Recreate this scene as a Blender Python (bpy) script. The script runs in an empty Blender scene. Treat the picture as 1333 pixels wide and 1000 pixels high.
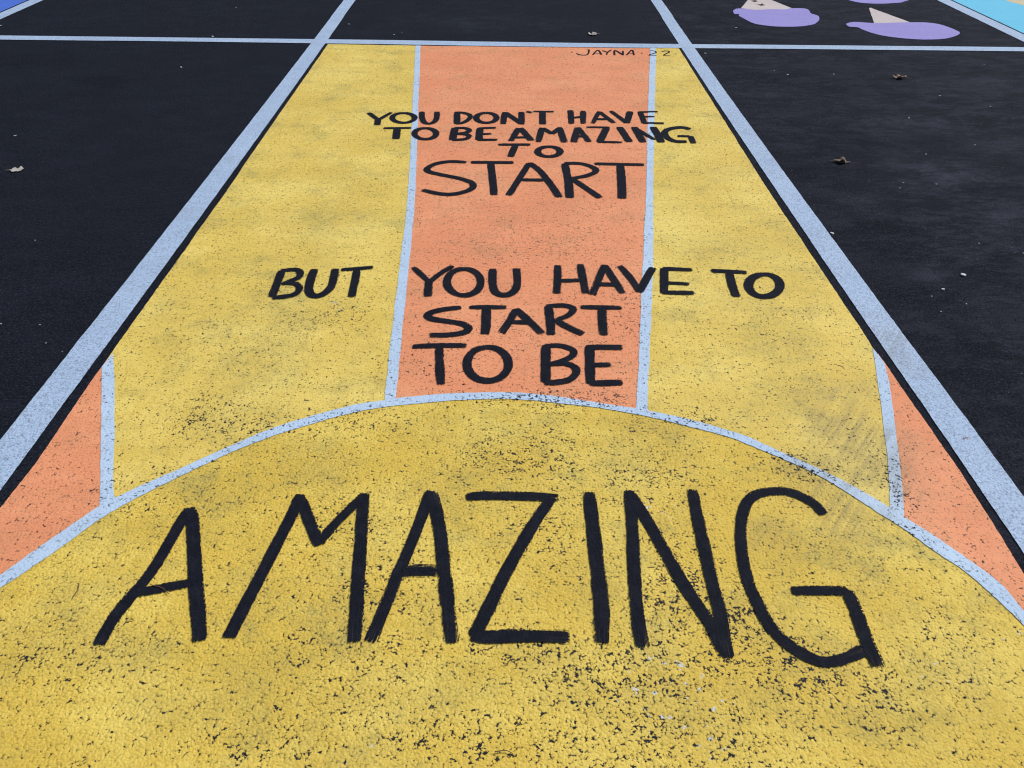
import bpy, bmesh, math, random
from mathutils import Vector, Matrix, noise

random.seed(7)
scene = bpy.context.scene
col = scene.collection

# ------------------------------------------------------------------ camera
cam_data = bpy.data.cameras.new('camera')
cam_data.sensor_width = 36.0
cam_data.lens = 28.0870
cam_data.clip_start = 0.05
cam_data.clip_end = 2000.0
cam = bpy.data.objects.new('camera', cam_data)
cam.matrix_world = Matrix.Translation((0, 0, 1.52)) @ Matrix([(0.9999159, -0.0069542, -0.0109513), (-0.0046664, 0.5948637, -0.803813), (0.0121044, 0.8037965, 0.5947812)]).to_4x4()
col.objects.link(cam)
scene.camera = cam

# ------------------------------------------------------------------ sky and sun
SUN_EL, SUN_AZ = math.radians(56), math.radians(62)      # azimuth from +Y towards +X
world = bpy.data.worlds.new('World')
scene.world = world
world.use_nodes = True
wn = world.node_tree
sky = wn.nodes.new('ShaderNodeTexSky')
sky.sky_type = 'NISHITA'
sky.sun_disc = False
sky.sun_elevation = SUN_EL
sky.sun_rotation = SUN_AZ
sky.air_density = 1.0
sky.dust_density = 2.5
bg = wn.nodes['Background']
bg.inputs['Strength'].default_value = 0.07
wn.links.new(sky.outputs['Color'], bg.inputs['Color'])

sun_data = bpy.data.lights.new('sun', 'SUN')
sun_data.energy = 2.4
sun_data.angle = math.radians(9)
sun_data.color = (1.0, 0.95, 0.88)
sun = bpy.data.objects.new('sun', sun_data)
d = Vector((math.sin(SUN_AZ) * math.cos(SUN_EL), math.cos(SUN_AZ) * math.cos(SUN_EL), math.sin(SUN_EL)))
sun.rotation_euler = d.to_track_quat('Z', 'Y').to_euler()
sun.location = d * 30
col.objects.link(sun)

scene.view_settings.view_transform = 'Standard'
scene.view_settings.look = 'None'
scene.view_settings.exposure = 0.14
scene.view_settings.gamma = 1.0
scene.cycles.pixel_filter_type = 'BLACKMAN_HARRIS'
scene.cycles.filter_width = 1.15
scene.view_settings.use_curve_mapping = False

# plan of the painted parking bay, metres; X across the bay, Y along it
WORDS = [('first of the small black painted words at the top, reading YOU across yellow and coral', 0.033,
  [[([(-0.7995, 4.7125), (-0.7245, 4.5796)], 0.95, 0.3), ([(-0.6671, 4.7216), (-0.7288, 4.5795)], 0.8, 0.3), ([(-0.7308, 4.606), (-0.721, 4.4972)], 1.1, 0.3)],
   [([(-0.6068, 4.7113), (-0.5765, 4.71), (-0.5485, 4.6909), (-0.5288, 4.6582), (-0.5216, 4.6193), (-0.528, 4.5824), (-0.5466, 4.5552), (-0.5734, 4.5429), (-0.6028, 4.5482), (-0.629, 4.5698),
      (-0.6466, 4.6036), (-0.6516, 4.6427), (-0.6428, 4.6789), (-0.6219, 4.7042), (-0.5933, 4.7131)],
     1, 0.25)],
   [([(-0.4904, 4.7414), (-0.4788, 4.632), (-0.4598, 4.553), (-0.4293, 4.5322), (-0.4031, 4.5679), (-0.3955, 4.6347), (-0.4011, 4.7444)], 1, 0.3)]]),
 ("black painted word with an apostrophe in the top line, reading DON'T", 0.033,
  [[([(-0.2832, 4.7483), (-0.2723, 4.5329)], 1.15, 0.3), ([(-0.2922, 4.734), (-0.251, 4.7308), (-0.2125, 4.6997), (-0.202, 4.6545), (-0.2158, 4.596), (-0.2429, 4.5512), (-0.2817, 4.5326)], 0.9, 0.3)],
   [([(-0.1201, 4.7316), (-0.0927, 4.7301), (-0.0686, 4.7101), (-0.0531, 4.6761), (-0.0494, 4.6357), (-0.0579, 4.5974), (-0.0768, 4.5692), (-0.102, 4.5566), (-0.1284, 4.5621), (-0.1507, 4.5847),
      (-0.1641, 4.6199), (-0.1658, 4.6605), (-0.1552, 4.698), (-0.1344, 4.7243), (-0.1077, 4.7334)],
     1.1, 0.3)],
   [([(-0.0011, 4.7507), (-0.0114, 4.5368)], 1.1, 0.3), ([(-0.0011, 4.7437), (0.097, 4.5445)], 1.1, 0.3), ([(0.0963, 4.7539), (0.0954, 4.5358)], 1.1, 0.3)],
   [([(0.125, 4.7666), (0.1583, 4.7443)], 0.8, 0.3)], [([(0.1664, 4.768), (0.2905, 4.7674)], 0.75, 0.3), ([(0.2212, 4.7651), (0.2147, 4.5396)], 1.2, 0.3)]]),
 ('black painted word at the end of the top line, reading HAVE over a pale line', 0.033,
  [[([(0.3888, 4.799), (0.3804, 4.5535)], 1.1, 0.7), ([(0.4652, 4.7897), (0.4459, 4.5556)], 1.1, 0.7), ([(0.3848, 4.6556), (0.4554, 4.6805)], 0.9, 0.3)],
   [([(0.5589, 4.7811), (0.5025, 4.5639)], 0.9, 0.6), ([(0.5585, 4.7764), (0.6272, 4.5744)], 0.95, 0.6), ([(0.5203, 4.6419), (0.5938, 4.6398)], 0.9, 0.3)],
   [([(0.6283, 4.7952), (0.7004, 4.5767)], 0.95, 0.5), ([(0.7447, 4.7873), (0.7004, 4.5767)], 1.2, 0.3)],
   [([(0.8033, 4.7845), (0.8021, 4.5734)], 1.05, 0.3), ([(0.7887, 4.777), (0.9113, 4.7881)], 0.7, 0.3), ([(0.7998, 4.6917), (0.8784, 4.6943)], 0.7, 0.3),
    ([(0.7956, 4.5798), (0.916, 4.5792)], 0.8, 0.3)]]),
 ('short black painted word TO starting the second line, under the word YOU', 0.035,
  [[([(-0.6812, 4.4475), (-0.5227, 4.4566)], 0.8, 0.3), ([(-0.6036, 4.4499), (-0.589, 4.2751)], 1.2, 0.3)],
   [([(-0.4571, 4.4542), (-0.4289, 4.4526), (-0.4031, 4.4325), (-0.3852, 4.3984), (-0.3789, 4.3578), (-0.3853, 4.3194), (-0.4029, 4.2912), (-0.4279, 4.2787), (-0.4552, 4.2842), (-0.4793, 4.3069),
      (-0.4952, 4.3421), (-0.4995, 4.3829), (-0.491, 4.4205), (-0.4712, 4.4468), (-0.4445, 4.4559)],
     1, 0.3)]]),
 ("short black painted word BE in the second line, under the word DON'T", 0.035,
  [[([(-0.2805, 4.4684), (-0.2838, 4.2703)], 1.2, 0.3), ([(-0.2852, 4.464), (-0.2247, 4.4617), (-0.1985, 4.4289), (-0.2146, 4.3911), (-0.2729, 4.3648)], 0.9, 0.3),
    ([(-0.2732, 4.3689), (-0.2204, 4.3623), (-0.1961, 4.3307), (-0.2172, 4.2861), (-0.2885, 4.2682)], 0.9, 0.3)],
   [([(-0.1409, 4.4685), (-0.141, 4.2745)], 1.15, 0.3), ([(-0.15, 4.464), (-0.0483, 4.4756)], 0.8, 0.3), ([(-0.1401, 4.3647), (-0.0738, 4.3749)], 0.75, 0.3),
    ([(-0.1514, 4.2762), (-0.0379, 4.2796)], 0.9, 0.3)]]),
 ('small black painted word AMAZING in the second line, crossing from coral to yellow', 0.035,
  [[([(0.078, 4.4711), (0.0309, 4.2619)], 1.1, 0.5), ([(0.0852, 4.4755), (0.1446, 4.2731)], 1.1, 0.3), ([(0.045, 4.3178), (0.1284, 4.3243)], 0.8, 0.3)],
   [([(0.2091, 4.4836), (0.1804, 4.2506)], 1.1, 0.7), ([(0.2125, 4.4795), (0.2617, 4.381)], 0.9, 0.3), ([(0.2617, 4.381), (0.3071, 4.4824)], 0.9, 0.3),
    ([(0.3077, 4.4931), (0.3223, 4.2489)], 1.1, 0.6)],
   [([(0.41, 4.4899), (0.3725, 4.2504)], 1.15, 0.8), ([(0.4105, 4.4963), (0.459, 4.2588)], 1, 0.7), ([(0.3967, 4.3504), (0.4383, 4.3456)], 0.9, 0.3)],
   [([(0.461, 4.5), (0.594, 4.4999)], 0.7, 0.3), ([(0.5751, 4.4907), (0.5146, 4.2643)], 1.2, 0.3), ([(0.5008, 4.2639), (0.6381, 4.2601)], 0.8, 0.3)],
   [([(0.6491, 4.5101), (0.6766, 4.2651)], 1.2, 0.5)],
   [([(0.7338, 4.5128), (0.752, 4.2615)], 1.2, 0.3), ([(0.7321, 4.4999), (0.8202, 4.3029)], 0.9, 0.6), ([(0.8411, 4.5161), (0.8524, 4.2644)], 1.25, 0.3)],
   [([(1.0483, 4.4842), (1.0066, 4.5127), (0.9536, 4.4982), (0.9077, 4.4587), (0.8891, 4.4), (0.8977, 4.3311), (0.9317, 4.2844), (0.9937, 4.2823)], 1.15, 0.3),
    ([(0.9531, 4.3692), (1.0267, 4.3673)], 0.85, 0.3), ([(1.0274, 4.3714), (1.0233, 4.2557)], 1, 0.3)]]),
 ('smallest black painted word TO standing alone above the larger word START', 0.033,
  [[([(-0.0376, 4.207), (0.1397, 4.2121)], 0.95, 0.3), ([(0.0581, 4.207), (0.0289, 4.0283)], 1.1, 0.3)],
   [([(0.2248, 4.1824), (0.2522, 4.1812), (0.2753, 4.1648), (0.289, 4.1368), (0.2906, 4.1035), (0.2798, 4.0719), (0.2593, 4.0486), (0.2332, 4.0382), (0.2069, 4.0427), (0.1858, 4.0613),
      (0.1743, 4.0903), (0.1748, 4.1238), (0.1876, 4.1547), (0.21, 4.1763), (0.2373, 4.1838)],
     1.1, 0.3)]]),
 ('tall thin black painted word START under the lone TO on the coral band', 0.036,
  [[([(-0.1945, 3.9476), (-0.2768, 3.9552), (-0.3475, 3.9239), (-0.386, 3.8629), (-0.3752, 3.8162), (-0.3107, 3.7786), (-0.2296, 3.7398), (-0.1668, 3.6923), (-0.1495, 3.6424), (-0.1713, 3.5884),
      (-0.2367, 3.5449), (-0.3038, 3.5474), (-0.3914, 3.5915)],
     0.95, 0.4)],
   [([(-0.1745, 3.9481), (0.0468, 3.9492)], 1, 0.3), ([(-0.0717, 3.9509), (-0.0595, 3.7441), (-0.048, 3.5369)], 1.02, 0.3)],
   [([(0.1242, 3.9414), (0.0671, 3.7203), (0.019, 3.5343)], 0.95, 0.3), ([(0.1243, 3.9488), (0.1756, 3.8422), (0.2218, 3.6733), (0.2569, 3.5193)], 1, 0.3),
    ([(0.0759, 3.725), (0.1935, 3.7235)], 0.9, 0.3)],
   [([(0.3064, 3.9414), (0.3103, 3.7086), (0.3049, 3.5123)], 1.1, 0.3), ([(0.3021, 3.9462), (0.3886, 3.9436), (0.448, 3.892), (0.454, 3.8377), (0.4032, 3.7831), (0.3257, 3.7448)], 0.95, 0.3),
    ([(0.3301, 3.7449), (0.3908, 3.6275), (0.4488, 3.5156)], 1, 0.3)],
   [([(0.4572, 3.9455), (0.7119, 3.9376)], 0.95, 0.3), ([(0.5895, 3.9441), (0.5704, 3.715), (0.5484, 3.5098)], 1.15, 0.3)]]),
 ('slanted black painted word BUT alone on the yellow field', 0.031,
  [[([(-0.8707, 2.7869), (-0.8661, 2.6892), (-0.8614, 2.5821)], 1.05, 0.3), ([(-0.8767, 2.7868), (-0.8182, 2.7941), (-0.795, 2.7695), (-0.7979, 2.7264), (-0.8489, 2.6776)], 0.9, 0.3),
    ([(-0.848, 2.6865), (-0.7978, 2.6844), (-0.773, 2.6495), (-0.7811, 2.6061), (-0.8166, 2.5857), (-0.86, 2.5765)], 0.9, 0.3)],
   [([(-0.7459, 2.8017), (-0.7448, 2.7273), (-0.7371, 2.6442), (-0.7166, 2.5986), (-0.6876, 2.5962), (-0.6629, 2.6339), (-0.6559, 2.6927), (-0.6637, 2.8063)], 1.05, 0.3)],
   [([(-0.6425, 2.7972), (-0.5793, 2.8078), (-0.5161, 2.8216)], 0.85, 0.3), ([(-0.5788, 2.8046), (-0.5719, 2.7001), (-0.5674, 2.5869)], 1, 0.3)]]),
 ('black painted word YOU in the middle line, beside the slanted word BUT', 0.031,
  [[([(-0.3614, 2.8244), (-0.2886, 2.711)], 0.85, 0.5), ([(-0.2023, 2.8369), (-0.2499, 2.7728), (-0.2891, 2.6989)], 0.8, 0.3), ([(-0.2895, 2.723), (-0.2837, 2.5943)], 1, 0.3)],
   [([(-0.1701, 2.8122), (-0.1393, 2.8098), (-0.1119, 2.7854), (-0.0939, 2.7447), (-0.089, 2.697), (-0.0976, 2.6526), (-0.1178, 2.6203), (-0.1451, 2.6064), (-0.1741, 2.6132), (-0.1992, 2.6397),
      (-0.2153, 2.6807), (-0.2187, 2.7284), (-0.2082, 2.7726), (-0.1858, 2.8036), (-0.1562, 2.814)],
     1, 0.3)],
   [([(-0.0446, 2.8173), (-0.0429, 2.7031), (-0.0317, 2.6327), (0.0002, 2.6102), (0.035, 2.6337), (0.0516, 2.6987), (0.0498, 2.8222)], 1, 0.3)]]),
 ('black painted word HAVE in the middle line, its V crossing a pale line', 0.031,
  [[([(0.2145, 2.8508), (0.2084, 2.7315), (0.2001, 2.6249)], 1, 0.3), ([(0.306, 2.8622), (0.3079, 2.7455), (0.3105, 2.6267)], 1, 0.6), ([(0.2109, 2.7225), (0.3068, 2.7302)], 0.85, 0.3)],
   [([(0.4028, 2.8575), (0.3709, 2.7466), (0.3328, 2.6156)], 1, 0.7), ([(0.4025, 2.8542), (0.425, 2.7475), (0.4502, 2.629)], 1, 0.6), ([(0.3576, 2.6979), (0.4403, 2.6963)], 0.95, 0.3)],
   [([(0.4639, 2.8521), (0.4942, 2.7487), (0.5129, 2.6416)], 0.95, 0.6), ([(0.5944, 2.8383), (0.5574, 2.7498), (0.5126, 2.6387)], 1.05, 0.3)],
   [([(0.6381, 2.8327), (0.6077, 2.6315)], 1.1, 0.3), ([(0.6299, 2.8294), (0.7512, 2.822)], 0.9, 0.3), ([(0.6238, 2.7144), (0.7178, 2.707)], 0.75, 0.3),
    ([(0.6003, 2.6401), (0.7223, 2.6363)], 0.9, 0.3)]]),
 ('black painted word TO at the end of the middle line, on yellow', 0.031,
  [[([(0.8206, 2.8168), (0.9629, 2.8035)], 0.95, 0.3), ([(0.8916, 2.8054), (0.8814, 2.7067), (0.8769, 2.6101)], 1.1, 0.3)],
   [([(1.0169, 2.7886), (1.045, 2.7867), (1.0644, 2.7664), (1.0709, 2.7324), (1.0633, 2.6925), (1.0437, 2.6551), (1.0165, 2.6279), (0.9871, 2.616), (0.9615, 2.6218), (0.9448, 2.6441),
      (0.9404, 2.6786), (0.9497, 2.7186), (0.971, 2.7556), (1.0, 2.7815), (1.0303, 2.7902)],
     1.15, 0.3)]]),
 ('bold black painted word START between the lines HAVE and TO BE', 0.03,
  [[([(-0.1541, 2.5187), (-0.1985, 2.5098), (-0.2503, 2.4902), (-0.2733, 2.4633), (-0.2547, 2.4375), (-0.1933, 2.4203), (-0.1462, 2.4056), (-0.1233, 2.3781), (-0.1383, 2.3505), (-0.1883, 2.335),
      (-0.2587, 2.3316)],
     1, 0.3)],
   [([(-0.1274, 2.5191), (-0.0586, 2.5229), (0.0118, 2.5212)], 0.9, 0.3), ([(-0.0628, 2.5201), (-0.0621, 2.4248), (-0.063, 2.3392)], 1.12, 0.3)],
   [([(0.0427, 2.5055), (0.0228, 2.4312), (-0.0082, 2.3449)], 1, 0.5), ([(0.0427, 2.5136), (0.0808, 2.4477), (0.1352, 2.3445)], 1.05, 0.5), ([(0.0255, 2.4209), (0.0994, 2.4169)], 0.9, 0.3)],
   [([(0.1645, 2.5345), (0.1669, 2.4282), (0.1657, 2.3375)], 1.1, 0.3), ([(0.1559, 2.5316), (0.2213, 2.5381), (0.2539, 2.5168), (0.2371, 2.4737), (0.1821, 2.4284)], 0.9, 0.3),
    ([(0.1826, 2.4387), (0.2291, 2.3882), (0.2787, 2.344)], 1, 0.3)],
   [([(0.2815, 2.5281), (0.3562, 2.5266), (0.4353, 2.525)], 0.95, 0.3), ([(0.3605, 2.5266), (0.3541, 2.4309), (0.3492, 2.3376)], 1.1, 0.3)]]),
 ('black painted word TO under the bold START, just above the pale arc', 0.03,
  [[([(-0.3104, 2.2591), (-0.2184, 2.2674), (-0.1243, 2.2687)], 0.95, 0.3), ([(-0.2182, 2.265), (-0.2092, 2.1516), (-0.1982, 2.0434)], 1, 0.3)],
   [([(-0.0656, 2.2585), (-0.0333, 2.2562), (-0.005, 2.2332), (0.0128, 2.195), (0.0166, 2.1504), (0.0062, 2.109), (-0.0159, 2.079), (-0.045, 2.0661), (-0.0753, 2.0726), (-0.101, 2.0972),
      (-0.1168, 2.1355), (-0.1191, 2.1801), (-0.1069, 2.2215), (-0.0825, 2.2505), (-0.051, 2.2602)],
     1, 0.3)]]),
 ('black painted word BE under the bold START, just above the pale arc', 0.03,
  [[([(0.1458, 2.2747), (0.1399, 2.1559), (0.1361, 2.0576)], 1.1, 0.3), ([(0.1378, 2.2698), (0.1956, 2.2706), (0.2358, 2.2431), (0.2282, 2.2062), (0.1853, 2.1742), (0.1437, 2.156)], 0.85, 0.3),
    ([(0.1439, 2.1604), (0.2052, 2.1656), (0.2387, 2.1353), (0.2255, 2.088), (0.1894, 2.0645), (0.1299, 2.0555)], 0.9, 0.3)],
   [([(0.2944, 2.2743), (0.286, 2.1578), (0.2808, 2.0511)], 1.1, 0.3), ([(0.2818, 2.2647), (0.4077, 2.264)], 1, 0.3), ([(0.2885, 2.1578), (0.3575, 2.1609)], 0.85, 0.3),
    ([(0.275, 2.0551), (0.3839, 2.0606)], 1, 0.3)]]),
 ('giant black painted word AMAZING on the yellow sun at the bottom', 0.032,
  [[([(-0.819, 1.4935), (-0.826, 1.4414), (-0.8311, 1.381), (-0.8384, 1.3089), (-0.8504, 1.2499), (-0.8661, 1.2003), (-0.8805, 1.1423), (-0.8843, 1.0733)], 0.95, 0.3),
    ([(-0.821, 1.4935), (-0.8008, 1.4551), (-0.7656, 1.3586), (-0.725, 1.2437), (-0.6914, 1.1558), (-0.6675, 1.084)], 1.05, 0.3),
    ([(-0.8559, 1.2159), (-0.797, 1.2319), (-0.7337, 1.2482)], 0.85, 0.3)],
   [([(-0.5411, 1.547), (-0.5463, 1.4761), (-0.5586, 1.3983), (-0.5778, 1.2723), (-0.5933, 1.1776), (-0.6064, 1.0922)], 0.95, 0.2),
    ([(-0.5419, 1.5412), (-0.5001, 1.4545), (-0.4556, 1.3656)], 0.95, 0.2), ([(-0.4609, 1.3732), (-0.4194, 1.4577), (-0.3668, 1.5484)], 0.85, 0.2),
    ([(-0.3693, 1.5513), (-0.3639, 1.4718), (-0.3506, 1.3412), (-0.342, 1.2457), (-0.3244, 1.0834)], 1, 0.4)],
   [([(-0.1952, 1.5644), (-0.2122, 1.451), (-0.2324, 1.3544), (-0.2516, 1.2694), (-0.2712, 1.1748), (-0.2905, 1.0835)], 0.95, 0.5),
    ([(-0.1906, 1.5585), (-0.1643, 1.446), (-0.1446, 1.3251), (-0.1345, 1.2537), (-0.1101, 1.0803)], 1.05, 0.5), ([(-0.2438, 1.2824), (-0.2016, 1.2874), (-0.1494, 1.2853)], 1.2, 0.8)],
   [([(-0.0988, 1.5388), (-0.0435, 1.545), (0.074, 1.543), (0.15, 1.5393)], 1, 0.5), ([(0.1314, 1.5377), (0.0733, 1.4261), (0.0049, 1.2708), (-0.0235, 1.1957), (-0.0614, 1.0985)], 1, 0.2),
    ([(-0.0701, 1.1005), (-0.022, 1.0987), (0.0209, 1.1009), (0.0862, 1.1011), (0.1532, 1.0994)], 1.05, 0.3)],
   [([(0.2343, 1.5619), (0.2333, 1.4299), (0.2327, 1.272), (0.2315, 1.1816), (0.2238, 1.0816)], 1.15, 0.5)],
   [([(0.3433, 1.5686), (0.3374, 1.463), (0.32, 1.2725), (0.3127, 1.1604), (0.313, 1.072)], 1, 0.4),
    ([(0.3443, 1.5598), (0.3838, 1.4309), (0.4289, 1.2684), (0.4751, 1.1316), (0.4962, 1.0454)], 1, 0.35),
    ([(0.5153, 1.573), (0.5089, 1.4317), (0.5051, 1.2735), (0.5042, 1.1613), (0.4962, 1.0454)], 1.02, 0.6)],
   [([(0.8464, 1.4804), (0.8311, 1.5227), (0.7938, 1.5574), (0.751, 1.5689), (0.6938, 1.5581), (0.6516, 1.5214), (0.6207, 1.4514), (0.602, 1.3722), (0.5918, 1.274), (0.5985, 1.1899), (0.612, 1.1259),
      (0.6407, 1.0793), (0.6758, 1.048), (0.7093, 1.0366), (0.753, 1.0463), (0.8056, 1.07)],
     0.93, 0.4),
    ([(0.6875, 1.2305), (0.743, 1.232), (0.8253, 1.2312)], 0.85, 0.2), ([(0.8224, 1.2335), (0.8213, 1.1627), (0.818, 1.09), (0.8189, 1.0236)], 1.0, 0.4)]]),
 ('thin small black painted signature and year at the top edge of the coral band', 0.012,
  [[([(0.4761, 6.1294), (0.493, 6.1302)], 1, 0.2)],
   [([(0.617, 6.2035), (0.6013, 6.0938), (0.5778, 6.0521), (0.5414, 6.0556), (0.5141, 6.0951)], 1.0, 0.2), ([(0.5965, 6.2026), (0.6195, 6.2088)], 0.6, 0.2)],
   [([(0.6323, 6.0646), (0.6808, 6.1932), (0.696, 6.0674)], 1, 0.2), ([(0.6484, 6.0959), (0.6888, 6.0977)], 0.7, 0.2)],
   [([(0.7108, 6.1866), (0.7465, 6.1362)], 1, 0.2), ([(0.7807, 6.2055), (0.7465, 6.1362), (0.733, 6.069)], 1, 0.2)],
   [([(0.789, 6.0613), (0.8064, 6.1909), (0.8528, 6.0641)], 1.2, 0.2), ([(0.8633, 6.1829), (0.8528, 6.0641)], 1, 0.2)],
   [([(0.8764, 6.0651), (0.9344, 6.2071), (0.9315, 6.0675)], 1, 0.2), ([(0.8982, 6.1068), (0.9327, 6.1135)], 0.7, 0.2)], [([(0.9879, 6.1236), (1.0049, 6.1243)], 1, 0.2)],
   [([(1.0618, 6.1918), (1.0953, 6.188), (1.102, 6.1415), (1.0413, 6.0723), (1.0971, 6.0646)], 0.9, 0.3)],
   [([(1.1477, 6.1747), (1.1853, 6.1972), (1.2042, 6.1667), (1.1485, 6.0719), (1.2, 6.0589)], 0.9, 0.3)], [([(1.2322, 6.1112), (1.2471, 6.1118)], 1, 0.2)]])]
LINES = {'ARC': ([(-1.2662, 1.1606), (-1.1987, 1.2678), (-1.1445, 1.3626), (-1.0578, 1.4989), (-1.0271, 1.5332), (-0.9101, 1.6329), (-0.7221, 1.7923), (-0.6084, 1.8647), (-0.4752, 1.9295), (-0.3676, 1.9615),
          (-0.339, 1.9716), (-0.1735, 1.9972), (0.0265, 2.0062), (0.1469, 1.9908), (0.2945, 1.9571), (0.4046, 1.9313), (0.4442, 1.9184), (0.577, 1.8713), (0.687, 1.8183), (0.7697, 1.7583),
          (0.9235, 1.6296), (1.0324, 1.5086), (1.0559, 1.4751), (1.1109, 1.4053), (1.1957, 1.2668), (1.2161, 1.1787), (1.2521, 1.028)],
         [(-1.2486, 1.1293), (-1.1802, 1.2312), (-1.1522, 1.2657), (-1.0905, 1.363), (-1.0236, 1.4686), (-0.9528, 1.5469), (-0.8589, 1.638), (-0.7135, 1.758), (-0.5904, 1.8323), (-0.4692, 1.8919),
          (-0.3576, 1.9289), (-0.2301, 1.9514), (-0.1025, 1.9664), (0.0264, 1.9717), (0.1454, 1.9574), (0.292, 1.9301), (0.4231, 1.8938), (0.5436, 1.8473), (0.6647, 1.7952), (0.7617, 1.7279),
          (0.8805, 1.6292), (1.0145, 1.4624), (1.0944, 1.345), (1.1403, 1.2783), (1.1937, 1.1358), (1.2305, 0.9905)]),
 'L1': ([(-0.6685, 6.2693), (-0.581, 5.1627), (-0.4553, 3.5651), (-0.4197, 2.9277), (-0.3933, 2.4249), (-0.373, 2.0455), (-0.3668, 1.946)],
        [(-0.6316, 6.271), (-0.5264, 4.9304), (-0.4211, 3.5659), (-0.3786, 2.8591), (-0.3633, 2.5315), (-0.3377, 2.0459), (-0.337, 1.9541)]),
 'L2': ([(1.0786, 6.2724), (0.8418, 4.7232), (0.6723, 3.592), (0.6384, 3.3745), (0.5516, 2.8276), (0.4302, 2.0548), (0.405, 1.9161)],
        [(1.1219, 6.2743), (0.7835, 4.098), (0.7071, 3.5929), (0.5931, 2.8283), (0.4648, 2.0552), (0.4411, 1.9052)]),
 'L3': ([(-1.3065, 2.1291), (-1.2683, 2.035), (-1.1658, 1.7742), (-1.0779, 1.5532), (-1.0509, 1.4822)],
        [(-1.3016, 2.2112), (-1.2286, 2.0354), (-1.1397, 1.8092), (-1.0892, 1.6755), (-1.0433, 1.5564), (-1.0235, 1.5189)]),
 'L4': ([(1.2684, 2.2754), (1.2077, 2.0639), (1.1588, 1.8958), (1.0834, 1.6544), (1.028, 1.5)], [(1.2744, 2.1835), (1.2452, 2.0644), (1.1714, 1.823), (1.0928, 1.5776), (1.0504, 1.4612)])}
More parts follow.
